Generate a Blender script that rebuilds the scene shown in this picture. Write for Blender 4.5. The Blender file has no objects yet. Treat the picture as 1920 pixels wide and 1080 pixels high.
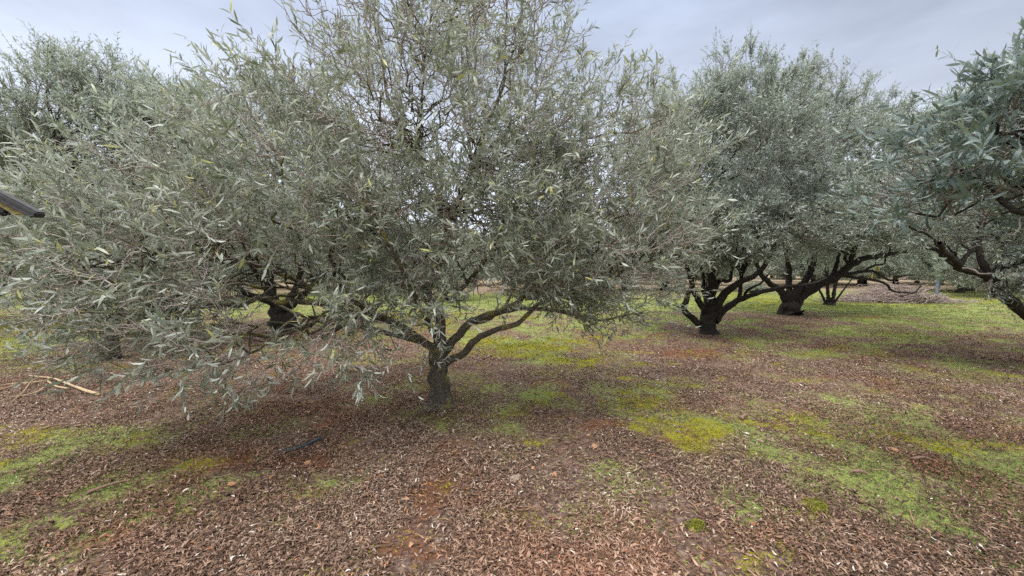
import bpy, math, random
import numpy as np
from mathutils import Vector

rng = np.random.default_rng(7)
random.seed(7)
scene = bpy.context.scene
col = scene.collection

# ------------------------------------------------------------------ camera
CAM_H = 1.55
F = 750.0                      # focal length in pixels of the 1920 wide photo
PITCH = math.atan(40.0 / F)
cam = bpy.data.cameras.new('camera')
cam.sensor_width = 36.0
cam.lens = 36.0 * F / 1920.0
cam.clip_start = 0.05
cam.clip_end = 5000.0
cam_ob = bpy.data.objects.new('camera', cam)
col.objects.link(cam_ob)
cam_ob.location = (0, 0, CAM_H)
cam_ob.rotation_euler = (math.pi / 2 - PITCH, 0, 0)
scene.camera = cam_ob

# ------------------------------------------------------------------ light
SUN_EL, SUN_AZ = math.radians(58), math.radians(205)   # azimuth clockwise from +Y
scene.view_settings.view_transform = 'Standard'
scene.view_settings.look = 'None'
scene.view_settings.gamma = 1.0
scene.view_settings.use_curve_mapping = False
scene.view_settings.exposure = 0.97
try:
    scene.cycles.max_bounces = 6
    scene.cycles.diffuse_bounces = 4
    scene.cycles.glossy_bounces = 2
    scene.cycles.transmission_bounces = 4
    scene.cycles.transparent_max_bounces = 4
    scene.cycles.use_denoising = False
except Exception:
    pass

sun = bpy.data.lights.new('sun', 'SUN')
sun.energy = 1.5
sun.angle = math.radians(16)
sun.color = (1.0, 0.98, 0.95)
sun_ob = bpy.data.objects.new('sun', sun)
col.objects.link(sun_ob)
sd = Vector((math.sin(SUN_AZ) * math.cos(SUN_EL), math.cos(SUN_AZ) * math.cos(SUN_EL), math.sin(SUN_EL)))
sun_ob.rotation_euler = sd.to_track_quat('Z', 'Y').to_euler()
sun_ob.location = (0, -5, 30)

world = bpy.data.worlds.new('World')
scene.world = world
world.use_nodes = True
nt = world.node_tree
nt.nodes.clear()
def wn(t, **k):
    n = nt.nodes.new(t)
    for a, b in k.items():
        setattr(n, a, b)
    return n
wo = wn('ShaderNodeOutputWorld')
bg = wn('ShaderNodeBackground')
sky = wn('ShaderNodeTexSky', sky_type='NISHITA')
sky.sun_disc = False
sky.sun_elevation = SUN_EL
sky.sun_rotation = SUN_AZ
tc = wn('ShaderNodeTexCoord')
sep = wn('ShaderNodeSeparateXYZ')
nt.links.new(tc.outputs['Generated'], sep.inputs[0])
# overcast brightness by height above the horizon (an overcast sky is brightest overhead)
ramp = wn('ShaderNodeValToRGB')
ramp.color_ramp.elements[0].position = 0.0
ramp.color_ramp.elements[0].color = (0.50, 0.53, 0.60, 1)
ramp.color_ramp.elements[1].position = 1.0
ramp.color_ramp.elements[1].color = (2.1, 2.15, 2.25, 1)
for p, c in ((0.20, (0.48, 0.515, 0.60, 1)), (0.38, (0.335, 0.37, 0.45, 1)), (0.54, (0.28, 0.32, 0.41, 1)), (0.70, (1.5, 1.53, 1.62, 1))):
    e = ramp.color_ramp.elements.new(p)
    e.color = c
nt.links.new(sep.outputs['Z'], ramp.inputs[0])
mp = wn('ShaderNodeMapping')
mp.inputs['Scale'].default_value = (1.0, 1.0, 3.2)
mp.inputs['Rotation'].default_value = (0, 0.25, 0.4)
nt.links.new(tc.outputs['Generated'], mp.inputs[0])
nz = wn('ShaderNodeTexNoise')
nz.inputs['Scale'].default_value = 1.7
nz.inputs['Detail'].default_value = 6
nz.inputs['Roughness'].default_value = 0.5
nt.links.new(mp.outputs[0], nz.inputs['Vector'])
cr = wn('ShaderNodeMapRange')
cr.inputs['From Min'].default_value = 0.32
cr.inputs['From Max'].default_value = 0.68
cr.inputs['To Min'].default_value = 0.74
cr.inputs['To Max'].default_value = 1.30
lft = wn('ShaderNodeMath', operation='MULTIPLY_ADD')
nt.links.new(sep.outputs['X'], lft.inputs[0]); lft.inputs[1].default_value = -0.09
nt.links.new(nz.outputs['Fac'], lft.inputs[2])
nt.links.new(lft.outputs[0], cr.inputs['Value'])
mul = wn('ShaderNodeVectorMath', operation='MULTIPLY')
nt.links.new(ramp.outputs['Color'], mul.inputs[0])
nt.links.new(cr.outputs['Result'], mul.inputs[1])
sc10 = wn('ShaderNodeVectorMath', operation='SCALE')
sc10.inputs['Scale'].default_value = 9.5
nt.links.new(mul.outputs[0], sc10.inputs[0])
mx = wn('ShaderNodeMixRGB')
mx.inputs[0].default_value = 0.93
nt.links.new(sky.outputs[0], mx.inputs[1])
nt.links.new(sc10.outputs[0], mx.inputs[2])
nt.links.new(mx.outputs[0], bg.inputs[0])
bg.inputs[1].default_value = 0.105
nt.links.new(bg.outputs[0], wo.inputs[0])

# ------------------------------------------------------------------ helpers
def ray(px, py):
    x = (px - 960) / F
    zc = -(py - 540) / F
    c, s = math.cos(PITCH), math.sin(PITCH)
    return np.array([x, c + zc * s, zc * c - s])

def W(px, py, Y):
    r = ray(px, py)
    return np.array([0, 0, CAM_H]) + r * (Y / r[1])

def G(px, py):
    r = ray(px, py)
    t = -CAM_H / r[2]
    return np.array([r[0] * t, r[1] * t])

_perm = rng.random((512, 512))
def vnoise(x, y, s):
    x = np.asarray(x) * s + 1000.37
    y = np.asarray(y) * s + 1000.71
    xi = np.floor(x).astype(int); yi = np.floor(y).astype(int)
    fx = x - xi; fy = y - yi
    fx = fx * fx * (3 - 2 * fx); fy = fy * fy * (3 - 2 * fy)
    a = _perm[xi % 512, yi % 512]; b = _perm[(xi + 1) % 512, yi % 512]
    c = _perm[xi % 512, (yi + 1) % 512]; d = _perm[(xi + 1) % 512, (yi + 1) % 512]
    return (a * (1 - fx) + b * fx) * (1 - fy) + (c * (1 - fx) + d * fx) * fy

def fbm(x, y, s, o=4):
    v = 0; a = 1; t = 0
    for i in range(o):
        v = v + a * vnoise(np.asarray(x) + 13.1 * i, np.asarray(y) - 7.7 * i, s * 2 ** i); t += a; a *= 0.5
    return v / t

def blobs(x, y, lst):
    v = np.zeros_like(np.asarray(x, float))
    for (px, py, wx, wy, s) in lst:
        c = G(px, py); top = G(px, max(py - wy, 508)); bot = G(px, py + wy)
        ry = max(0.5 * (top[1] - bot[1]), 0.03); rx = wx / F * c[1]
        d = ((x - c[0]) / rx) ** 2 + ((y - c[1]) / ry) ** 2
        v = np.maximum(v, s * np.exp(-d * 0.8))
    return v

MOSS = [(1000,665,90,12,1.0),(1130,705,60,8,.9),(1200,735,50,8,.9),(1300,780,60,10,1.0),(90,700,90,14,.6),(60,960,90,30,.7),(1850,880,90,16,.7),(1400,830,80,14,.7),(20,800,130,38,1.0),(60,850,120,30,.9),(180,800,110,22,.8),(290,795,60,12,.8),(460,760,60,8,.7),(30,620,120,22,.9),
        (30,900,60,40,.7),(990,655,130,18,1.0),(1090,690,110,10,.9),(930,640,70,14,.8),(1180,715,50,8,.8),(1250,765,60,10,.85),
        (1345,800,70,20,1.1),(1440,795,60,26,.8),(1600,805,80,20,1.0),(1500,770,70,8,.8),(1760,850,100,22,.8),(1680,905,80,14,.5),
        (1520,955,38,22,1.25),(1500,1045,60,20,.8),(570,548,60,10,.9),(1430,563,90,10,.9),(1800,560,180,10,.8),(1660,570,90,10,.6),
        (1240,530,80,6,.8),(640,560,60,14,.8),(1700,830,60,12,.7),(820,600,60,16,.7),(700,780,40,6,.5)]
GRASS = [(60,900,150,80,.85),(140,1040,120,30,.75),(240,1000,60,40,.5),(1400,770,120,26,.8),(1560,840,180,40,.85),(1750,900,220,60,.8),
         (1820,990,140,60,.7),(1500,1000,130,60,.6),(1400,570,200,20,1.0),(1750,590,260,22,1.1),(1700,690,80,7,1.1),(1650,622,60,7,1.0),
         (1800,640,160,14,.7),(1190,565,150,12,.9),(1050,650,120,26,.6),(1200,600,120,12,.6),(900,560,160,10,.9),(600,560,120,14,.7),
         (60,640,170,40,.8),(1030,790,60,20,.45),(880,800,60,14,.4),(1180,880,50,14,.35),(1230,740,80,20,.5),(1870,720,90,14,.5),
         (200,830,140,26,.65),(375,865,16,8,.9),(760,805,26,6,.7),(480,880,20,8,.7),(1560,760,200,24,.45),(1860,1050,120,40,.6),(1250,800,50,20,.4),
         (1720,780,150,20,.35)]
SOIL = [(1110,790,55,14,1.0),(1180,795,60,10,.7),(1010,752,28,6,1.0),(740,900,60,18,.8),(690,1030,90,24,.5),(500,960,50,20,.7),
        (1865,886,36,5,1.0),(820,785,60,14,.8),(540,970,40,14,.6),(880,930,70,26,.6),(940,990,60,24,.5),(560,840,60,14,.5),(380,850,40,12,.6),
        (1300,665,110,14,.5),(1240,930,60,20,.4),(860,1010,40,26,.5),(120,985,60,12,.6),(1310,630,30,4,.9),(800,930,60,30,.5),(1090,1000,50,20,.4)]

def masks(x, y):
    x = np.asarray(x, float); y = np.asarray(y, float)
    k = .10 + .05 * y
    wx = (fbm(x + 91, y + 3, 1.1, 4) - .5) * 7 * k; wy = (fbm(x - 31, y + 77, 1.1, 4) - .5) * 7 * k
    n1 = fbm(x, y, 2.2, 5); n2 = fbm(x + 40, y - 9, 3.0, 5); n3 = fbm(x - 17, y + 23, 0.5, 4)
    li = blobs(x + wx * .6, y + wy * .6, LITTER)
    m = blobs(x + wx, y + wy, MOSS) * .72 + (n2 - .5) * 1.9 + (n3 - .5) * .5
    g = .53 + blobs(x + wy, y - wx, GRASS) * .45 - li * .62 + (n1 - .5) * 1.7 + (n3 - .5) * .9 + np.clip((y - 12) / 6, 0, 1) * .35
    s = blobs(x - wx, y + wy, SOIL) * .75 + li * .14 + (fbm(x + 5, y + 5, 2.4, 5) - .5) * 2.0
    m = np.clip((m - .14) * 1.25, 0, 1)
    g = np.clip((g - .12) * 1.15, 0, 1)
    s = np.clip((s - .32) * 1.8, 0, 1) * .9
    return m, g, s

LITTER = [(780,960,350,140,1.0),(700,830,300,60,1.0),(420,720,330,60,.8),(1250,665,200,32,1.0),(1500,690,330,34,.9),(1780,720,240,34,.9),(1850,760,120,50,.8),
          (1484,592,150,12,.9),(535,640,260,26,.9),(1150,830,180,60,.8),(1150,1020,220,60,.5),(640,1060,330,40,.7),(900,545,90,8,.8),(200,660,140,25,.8),(1900,640,120,30,.6)]

def vec_rows(*pts):
    return np.array(pts)
DIPS = [(105, 992, 0.055, 0.06), (135, 985, 0.05, 0.05), (1095, 795, 0.09, 0.035), (1005, 756, 0.06, 0.03), (385, 985, .05, .03)]
def H(x, y):
    x = np.asarray(x, float); y = np.asarray(y, float)
    h = (fbm(x, y, 0.35, 3) - .5) * 0.10 + (fbm(x, y, 3.0, 3) - .5) * 0.035
    for (px, py, r, d) in DIPS:
        c = G(px, py)
        h = h - d * np.exp(-(((x - c[0]) / r) ** 2 + ((y - c[1]) / r) ** 2))
    return h

def mesh_from(name, V, faces_list, mat, parent=None, attrs=None, smooth=False):
    """faces_list: list of (M,k) int arrays"""
    me = bpy.data.meshes.new(name)
    V = np.asarray(V, np.float32)
    me.vertices.add(len(V)); me.vertices.foreach_set('co', V.ravel())
    fl = [np.asarray(f, np.int32) for f in faces_list if len(f)]
    sizes = np.concatenate([np.full(len(f), f.shape[1], np.int32) for f in fl])
    loops = np.concatenate([f.ravel() for f in fl])
    me.loops.add(len(loops)); me.loops.foreach_set('vertex_index', loops)
    me.polygons.add(len(sizes))
    starts = np.concatenate([[0], np.cumsum(sizes)[:-1]]).astype(np.int32)
    me.polygons.foreach_set('loop_start', starts)
    me.polygons.foreach_set('loop_total', sizes)
    if smooth:
        me.polygons.foreach_set('use_smooth', np.ones(len(sizes), bool))
    me.update(calc_edges=True)
    if attrs:
        for k, a in attrs.items():
            a = np.asarray(a, np.float32)
            if a.ndim == 1:
                at = me.attributes.new(k, 'FLOAT', 'POINT'); at.data.foreach_set('value', a)
            else:
                at = me.attributes.new(k, 'FLOAT_VECTOR', 'POINT'); at.data.foreach_set('vector', a.ravel())
    me.materials.append(mat)
    ob = bpy.data.objects.new(name, me)
    col.objects.link(ob)
    if parent is not None:
        ob.parent = parent
    return ob

def tag(o, label, cat, group=None, kind=None):
    o['label'] = label; o['category'] = cat
    if group: o['group'] = group
    if kind: o['kind'] = kind
    return o

def thing(name, loc, label, cat, group=None):
    o = bpy.data.objects.new(name, None)
    o.empty_display_size = 0.2
    col.objects.link(o); o.location = loc
    return tag(o, label, cat, group)

def norm(v):
    return v / np.maximum(np.linalg.norm(v, axis=-1, keepdims=True), 1e-9)

def tubes(P, R, sides=5, bump=0.0, cap=True):
    """P (N,K,3), R (N,K): verts, quads, tris"""
    N, K, _ = P.shape
    T = np.empty_like(P)
    T[:, 1:-1] = P[:, 2:] - P[:, :-2]; T[:, 0] = P[:, 1] - P[:, 0]; T[:, -1] = P[:, -1] - P[:, -2]
    T = norm(T)
    a = norm(rng.normal(size=(N, 3)))
    U = np.empty_like(P)
    u = norm(a - (a * T[:, 0]).sum(-1, keepdims=True) * T[:, 0])
    U[:, 0] = u
    for k in range(1, K):
        u = norm(u - (u * T[:, k]).sum(-1, keepdims=True) * T[:, k]); U[:, k] = u
    B = np.cross(T, U)
    ang = np.arange(sides) * 2 * math.pi / sides
    c = np.cos(ang); s = np.sin(ang)
    rad = R[:, :, None] * np.ones((1, 1, sides))
    if bump:
        ph = rng.random((N, 1, sides)) * 6.28
        kk = np.arange(K)[None, :, None]
        rad = rad * (1 + bump * np.sin(kk * 0.45 + ph) + bump * 0.8 * rng.normal(size=rad.shape) * .6 + bump * .9 * np.sin(ang * 3 + kk * .12)[None] if False else
                     (1 + bump * np.sin(kk * 0.45 + ph) + bump * 0.5 * rng.normal(size=rad.shape)))
    V = P[:, :, None, :] + rad[..., None] * (U[:, :, None, :] * c[None, None, :, None] + B[:, :, None, :] * s[None, None, :, None])
    V = V.reshape(-1, 3)
    n, k, j = np.meshgrid(np.arange(N), np.arange(K - 1), np.arange(sides), indexing='ij')
    b = n * K * sides
    j2 = (j + 1) % sides
    Q = np.stack([b + k * sides + j, b + k * sides + j2, b + (k + 1) * sides + j2, b + (k + 1) * sides + j], -1).reshape(-1, 4)
    return V, Q

class Geo:
    def __init__(s): s.V = []; s.F = {}; s.n = 0; s.A = {}
    def add(s, V, *faces, **at):
        for f in faces:
            if len(f): s.F.setdefault(f.shape[1], []).append(f + s.n)
        s.V.append(V); s.n += len(V)
        for k, a in at.items(): s.A.setdefault(k, []).append(a)
    def build(s, name, mat, parent=None, smooth=False):
        return mesh_from(name, np.concatenate(s.V), [np.concatenate(f) for f in s.F.values()], mat, parent,
                         {k: np.concatenate(a) for k, a in s.A.items()}, smooth)

def catmull(pts, n):
    pts = np.asarray(pts, float)
    if len(pts) == 2: pts = np.array([pts[0], (pts[0] + pts[1]) / 2, pts[1]])
    p = np.vstack([2 * pts[0] - pts[1], pts, 2 * pts[-1] - pts[-2]])
    m = len(pts) - 1
    t = np.linspace(0, m - 1e-6, n)
    i = t.astype(int); f = (t - i)[:, None]
    a, b, c, d = p[i], p[i + 1], p[i + 2], p[i + 3]
    return 0.5 * (2 * b + (c - a) * f + (2 * a - 5 * b + 4 * c - d) * f ** 2 + (3 * b - a - 3 * c + d) * f ** 3)

# ------------------------------------------------------------------ materials
def newmat(name):
    m = bpy.data.materials.new(name); m.use_nodes = True
    n = m.node_tree; n.nodes.clear()
    return m, n
class NB:
    def __init__(s, n): s.n = n
    def __call__(s, t, ins=None, **k):
        o = s.n.nodes.new(t)
        for a, b in k.items(): setattr(o, a, b)
        for a, b in (ins or {}).items():
            if isinstance(b, bpy.types.NodeSocket): s.n.links.new(b, o.inputs[a])
            else: o.inputs[a].default_value = b
        return o
    def ramp(s, fac, stops):
        r = s('ShaderNodeValToRGB', {0: fac})
        e = r.color_ramp.elements
        e[0].position, e[0].color = stops[0][0], tuple(stops[0][1]) + (1,)
        e[1].position, e[1].color = stops[-1][0], tuple(stops[-1][1]) + (1,)
        for p, c in stops[1:-1]:
            x = e.new(p); x.color = tuple(c) + (1,)
        return r.outputs[0]

def leaf_mat(name, top, under, transl=0.22, rough=0.42):
    m, n = newmat(name); b = NB(n)
    at = b('ShaderNodeAttribute', attribute_name='rnd')
    geo = b('ShaderNodeNewGeometry')
    t = b.ramp(at.outputs['Fac'], top)
    u = b.ramp(at.outputs['Fac'], under)
    mix = b('ShaderNodeMixRGB', {0: geo.outputs['Backfacing'], 1: t, 2: u})
    bs = b('ShaderNodeBsdfPrincipled', {'Base Color': mix.outputs[0], 'Roughness': rough, 'Specular IOR Level': 0.55})
    tr = b('ShaderNodeBsdfTranslucent', {'Color': b('ShaderNodeMixRGB', {0: 0.5, 1: mix.outputs[0], 2: (0.20, 0.24, 0.08, 1)}).outputs[0]})
    ms = b('ShaderNodeMixShader', {0: transl, 1: bs.outputs[0], 2: tr.outputs[0]})
    b('ShaderNodeOutputMaterial', {0: ms.outputs[0]})
    return m

M_LEAF = leaf_mat('olive_leaf',
    [(0, (.055, .068, .045)), (.3, (.165, .18, .125)), (.6, (.285, .305, .235)), (.86, (.42, .44, .35)), (.93, (.38, .44, .19)), (1, (.50, .47, .15))],
    [(0, (.25, .275, .23)), (.5, (.46, .485, .42)), (.86, (.68, .70, .63)), (1, (.60, .56, .28))], transl=.32)
M_LEAF_B = leaf_mat('olive_leaf_bluish',
    [(0, (.08, .095, .075)), (.5, (.26, .29, .235)), (.88, (.42, .45, .38)), (1, (.38, .42, .20))],
    [(0, (.28, .32, .28)), (.6, (.48, .53, .48)), (1, (.64, .68, .61))], transl=.28)
M_LEAF_F = leaf_mat('olive_leaf_far',
    [(0, (.10, .13, .09)), (.5, (.27, .315, .24)), (1, (.42, .46, .35))],
    [(0, (.28, .31, .24)), (.6, (.40, .43, .35)), (1, (.46, .48, .38))], transl=.32)

M_LEAF_Q = leaf_mat('olive_leaf_large',
    [(0, (.035, .055, .050)), (.5, (.12, .165, .15)), (.88, (.24, .29, .265)), (1, (.28, .38, .15))],
    [(0, (.20, .25, .23)), (.6, (.33, .40, .38)), (1, (.50, .56, .50))], transl=.25, rough=.35)

M_LEAF_U = leaf_mat('olive_leaf_silvery',
    [(0, (.12, .15, .11)), (.5, (.32, .36, .29)), (1, (.50, .54, .44))],
    [(0, (.30, .33, .28)), (.6, (.50, .54, .47)), (1, (.60, .64, .56))], transl=.4)

def bark_mat(name, c0, c1, lichen, amt, sc=1.0, bump=.6):
    m, n = newmat(name); b = NB(n)
    tc = b('ShaderNodeTexCoord')
    nz = b('ShaderNodeTexNoise', {'Vector': tc.outputs['Object'], 'Scale': 38 * sc, 'Detail': 8, 'Roughness': .7})
    vo = b('ShaderNodeTexVoronoi', {'Vector': tc.outputs['Object'], 'Scale': 60 * sc}, feature='F1')
    col_ = b.ramp(nz.outputs['Fac'], [(.3, c0), (.7, c1)])
    ln = b('ShaderNodeTexNoise', {'Vector': tc.outputs['Object'], 'Scale': 7.0, 'Detail': 5, 'Roughness': .65})
    lf = b('ShaderNodeMapRange', {'Value': ln.outputs['Fac'], 'From Min': 0.66 - amt * .3, 'From Max': .74 - amt * .3})
    mix = b('ShaderNodeMixRGB', {0: lf.outputs[0], 1: col_, 2: tuple(lichen) + (1,)})
    ad = b('ShaderNodeMath', {0: nz.outputs['Fac'], 1: vo.outputs['Distance']}, operation='ADD')
    bp = b('ShaderNodeBump', {'Height': ad.outputs[0], 'Strength': bump, 'Distance': .02})
    bs = b('ShaderNodeBsdfPrincipled', {'Base Color': mix.outputs[0], 'Roughness': .9, 'Specular IOR Level': .2, 'Normal': bp.outputs[0]})
    b('ShaderNodeOutputMaterial', {0: bs.outputs[0]})
    return m
M_BARK = bark_mat('olive_bark', (.05, .040, .030), (.23, .20, .155), (.27, .235, .075), .42, bump=.9)
M_BARK_D = bark_mat('olive_bark_dark', (.014, .011, .009), (.065, .054, .044), (.10, .09, .04), .05, bump=.9)
M_TWIG = bark_mat('olive_twig', (.20, .165, .145), (.44, .375, .33), (.20, .19, .10), .1, 1.0, .2)
M_TWIG_D = bark_mat('olive_twig_dark', (.11, .09, .08), (.27, .23, .20), (.2, .19, .10), .1, 1.0, .2)
M_CUT = bark_mat('dry_cut_wood', (.30, .21, .12), (.52, .39, .24), (.3, .25, .15), .0, 1.0, .3)

def var_mat(name, stops, rough=.85, transl=0.0):
    m, n = newmat(name); b = NB(n)
    at = b('ShaderNodeAttribute', attribute_name='rnd')
    c = b.ramp(at.outputs['Fac'], stops)
    if name == 'fallen_leaf':
        wa = b('ShaderNodeAttribute', attribute_name='warm')
        c = b('ShaderNodeMixRGB', {0: wa.outputs['Fac'], 1: c, 2: (.95, .62, .47, 1)}, blend_type='MULTIPLY').outputs[0]
    bs = b('ShaderNodeBsdfPrincipled', {'Base Color': c, 'Roughness': rough, 'Specular IOR Level': .25})
    out = bs.outputs[0]
    if transl:
        tr = b('ShaderNodeBsdfTranslucent', {'Color': c})
        out = b('ShaderNodeMixShader', {0: transl, 1: bs.outputs[0], 2: tr.outputs[0]}).outputs[0]
    b('ShaderNodeOutputMaterial', {0: out})
    return m
M_LITTER = var_mat('fallen_leaf', [(0, (.055, .031, .021)), (.3, (.138, .082, .053)), (.65, (.24, .155, .105)), (.9, (.35, .25, .18)),
                                   (.965, (.42, .35, .29)), (.985, (.62, .58, .50)), (1, (.42, .17, .06))])
M_GRASS = var_mat('grass_blade', [(0, (.055, .09, .028)), (.45, (.14, .19, .05)), (.8, (.26, .29, .09)), (1, (.42, .39, .17))], .6, .25)
M_MOSS_D = var_mat('dark_moss_shoot', [(0, (.05, .055, .008)), (.5, (.14, .14, .015)), (1, (.28, .25, .03))], .9, .15)
M_MOSS = var_mat('moss_shoot', [(0, (.10, .11, .008)), (.5, (.24, .235, .012)), (1, (.40, .35, .03))], .9, .15)

# ground
def ground_mat():
    m, n = newmat('orchard_ground'); b = NB(n)
    at = b('ShaderNodeAttribute', attribute_name='mask')
    sp = b('ShaderNodeSeparateXYZ', {0: at.outputs['Vector']})
    tc = b('ShaderNodeTexCoord')
    co = tc.outputs['Object']
    fine = b('ShaderNodeTexNoise', {'Vector': co, 'Scale': 34, 'Detail': 7, 'Roughness': .75})
    med = b('ShaderNodeTexNoise', {'Vector': co, 'Scale': 6, 'Detail': 6, 'Roughness': .65})
    st = b('ShaderNodeMapping', {'Vector': co, 'Scale': (1, 1, 1)})
    vo = b('ShaderNodeTexVoronoi', {'Vector': st.outputs[0], 'Scale': 42, 'Randomness': 1.0})
    litter = b.ramp(vo.outputs['Color'], [(0, (.05, .03, .023)), (.4, (.11, .07, .052)), (.75, (.18, .12, .095)), (1, (.28, .21, .17))])
    soil = b.ramp(fine.outputs['Fac'], [(.3, (.075, .032, .017)), (.7, (.20, .088, .045))])
    grass = b.ramp(fine.outputs['Fac'], [(.3, (.085, .095, .033)), (.5, (.175, .205, .055)), (.62, (.25, .275, .075)), (.78, (.33, .31, .13))])
    moss = b.ramp(fine.outputs['Fac'], [(.3, (.10, .10, .01)), (.55, (.23, .215, .015)), (.75, (.34, .30, .04))])
    def edge(mask, lo=.40, hi=.60, k=2.2):
        a = b('ShaderNodeMath', {0: fine.outputs['Fac'], 1: .5}, operation='SUBTRACT')
        a2 = b('ShaderNodeMath', {0: a.outputs[0], 1: k * 2}, operation='MULTIPLY')
        c = b('ShaderNodeMath', {0: mask, 1: a2.outputs[0]}, operation='ADD')
        return b('ShaderNodeMapRange', {'Value': c.outputs[0], 'From Min': lo, 'From Max': hi}).outputs[0]
    # under the leaves lies red-brown earth
    base = b('ShaderNodeMixRGB', {0: b('ShaderNodeMapRange', {'Value': med.outputs['Fac'], 'From Min': .45, 'From Max': .7, 'To Max': .5}).outputs[0], 1: litter, 2: soil})
    c1 = b('ShaderNodeMixRGB', {0: edge(sp.outputs['Z']), 1: base.outputs[0], 2: soil})
    c2 = b('ShaderNodeMixRGB', {0: edge(sp.outputs['Y']), 1: c1.outputs[0], 2: grass})
    c3 = b('ShaderNodeMixRGB', {0: edge(sp.outputs['X']), 1: c2.outputs[0], 2: moss})
    # distant bare field
    fa = b('ShaderNodeAttribute', attribute_name='field')
    fieldc = b.ramp(fine.outputs['Fac'], [(.3, (.20, .135, .095)), (.7, (.31, .225, .165))])
    c4 = b('ShaderNodeMixRGB', {0: fa.outputs['Fac'], 1: c3.outputs[0], 2: fieldc})
    ad = b('ShaderNodeMath', {0: fine.outputs['Fac'], 1: vo.outputs['Distance']}, operation='ADD')
    bp = b('ShaderNodeBump', {'Height': ad.outputs[0], 'Strength': .8, 'Distance': .02})
    bs = b('ShaderNodeBsdfPrincipled', {'Base Color': c4.outputs[0], 'Roughness': .95, 'Specular IOR Level': .15, 'Normal': bp.outputs[0]})
    b('ShaderNodeOutputMaterial', {0: bs.outputs[0]})
    return m

NG = 820
u = np.linspace(-7.3, 7.3, NG)
gx = 2.0 * np.sinh(u)
gy = 3.5 + 2.0 * np.sinh(np.linspace(-5.0, 7.3, NG))
X, Y = np.meshgrid(gx, gy)
X = X.ravel(); Y = Y.ravel()
mm, gg, ss = masks(X, Y)
dist = np.hypot(X, Y)
field = np.clip((Y - 21 + (fbm(X, Y, .12, 3) - .5) * 10) / 5, 0, 1) * .8
Z = H(X, Y) * np.clip(60 / np.maximum(dist, 60), 0, 1)
idx = np.arange(NG * NG).reshape(NG, NG)
Q = np.stack([idx[:-1, :-1], idx[:-1, 1:], idx[1:, 1:], idx[1:, :-1]], -1).reshape(-1, 4)
g = mesh_from('ground', np.stack([X, Y, Z], 1), [Q], ground_mat(), None,
              {'mask': np.stack([mm, gg, ss], 1), 'field': field}, True)
g['kind'] = 'structure'

# ------------------------------------------------------------------ fallen leaves, grass, moss
def scatter(n, y0, y1, power=1.0, xm=1.42):
    """points in the wedge in front of the camera, density ~ 1/d^power"""
    # area element d*dd ; density d^-power
    a = 2 - power
    uu = rng.random(n)
    if abs(a) < 1e-6: d = y0 * (y1 / y0) ** uu
    else: d = (y0 ** a + uu * (y1 ** a - y0 ** a)) ** (1 / a)
    x = (rng.random(n) * 2 - 1) * xm * d
    return x, d

def flat_leaves(x, y, L, Wd, tilt, lift, rndv, geo, curl=.25):
    n = len(x)
    a = rng.random(n) * 2 * math.pi
    t = np.stack([np.cos(a), np.sin(a), rng.normal(size=n) * tilt], 1); t = norm(t)
    s = np.stack([-np.sin(a), np.cos(a), rng.normal(size=n) * tilt * 1.5], 1)
    s = norm(s - (s * t).sum(1, keepdims=True) * t)
    nn = np.cross(t, s)
    c = np.stack([x, y, H(x, y) + lift], 1)
    L = L[:, None]; Wd = Wd[:, None]
    cu = (rng.normal(size=(n, 1)) * curl) * L
    sb = (rng.normal(size=(n, 1)) * .12) * L
    p0 = c - t * L * .5 - nn * cu * .5
    p1 = c - t * L * .15 - s * Wd * .5 + nn * cu * .25 + s * sb
    p2 = c - t * L * .15 + s * Wd * .5 + nn * cu * .25 + s * sb
    p3 = c + t * L * .2 - s * Wd * .45 + nn * cu * .2 + s * sb
    p4 = c + t * L * .2 + s * Wd * .45 + nn * cu * .2 + s * sb
    p5 = c + t * L * .5 - nn * cu * .6
    V = np.stack([p0, p1, p2, p3, p4, p5], 1).reshape(-1, 3)
    i = np.arange(n)[:, None] * 6
    T = np.concatenate([i + np.array([[0, 1, 2]]), i + np.array([[3, 5, 4]])])
    Qd = i + np.array([[1, 3, 4, 2]])
    geo.add(V, T, Qd, rnd=np.repeat(rndv, 6))

lit = Geo()
for (n, y0, y1, p, sc, lm) in ((330000, 1.7, 7.0, 1.1, 1.0, .038), (160000, 1.7, 6.0, 1.1, 1.0, .018), (260000, 6.5, 22.0, 1.3, 1.25, .043)):
    x, y = scatter(n, y0, y1, p)
    m_, g_, s_ = masks(x, y)
    cl = fbm(x, y, 2.6, 4)
    cover = np.clip(1.0 - .60 * m_ - (.52 + .33 * (y > 9)) * g_ - .80 * s_, 0.07, 1) * np.clip(.6 + (cl - .47) * 4.5, .14, 1)
    k = rng.random(n) < cover
    x, y, s_ = x[k], y[k], s_[k]; n = len(x)
    L = (rng.normal(lm, lm * .28, n).clip(.010, .068)) * sc
    Wd = L * rng.uniform(.13, .24, n) * (1 if lm > .03 else 1.7)
    r = rng.random(n) ** 1.2
    r = np.clip(r * .93 + (fbm(x, y, .9, 2) - .5) * .45, 0, .985)
    r = np.minimum(r, .94)
    r[rng.random(n) < .010] = .98
    r[rng.random(n) < .004] = 1.0
    lit.A.setdefault('warm', []).append(np.repeat(np.clip(s_ * 1.2 + (fbm(x + 9, y, .7, 3) - .42) * 2.2, 0, 1) * rng.uniform(.4, 1, n), 6))
    flat_leaves(x, y, L, Wd, .24, rng.uniform(.002, .022, n), r, lit, .3)
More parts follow.
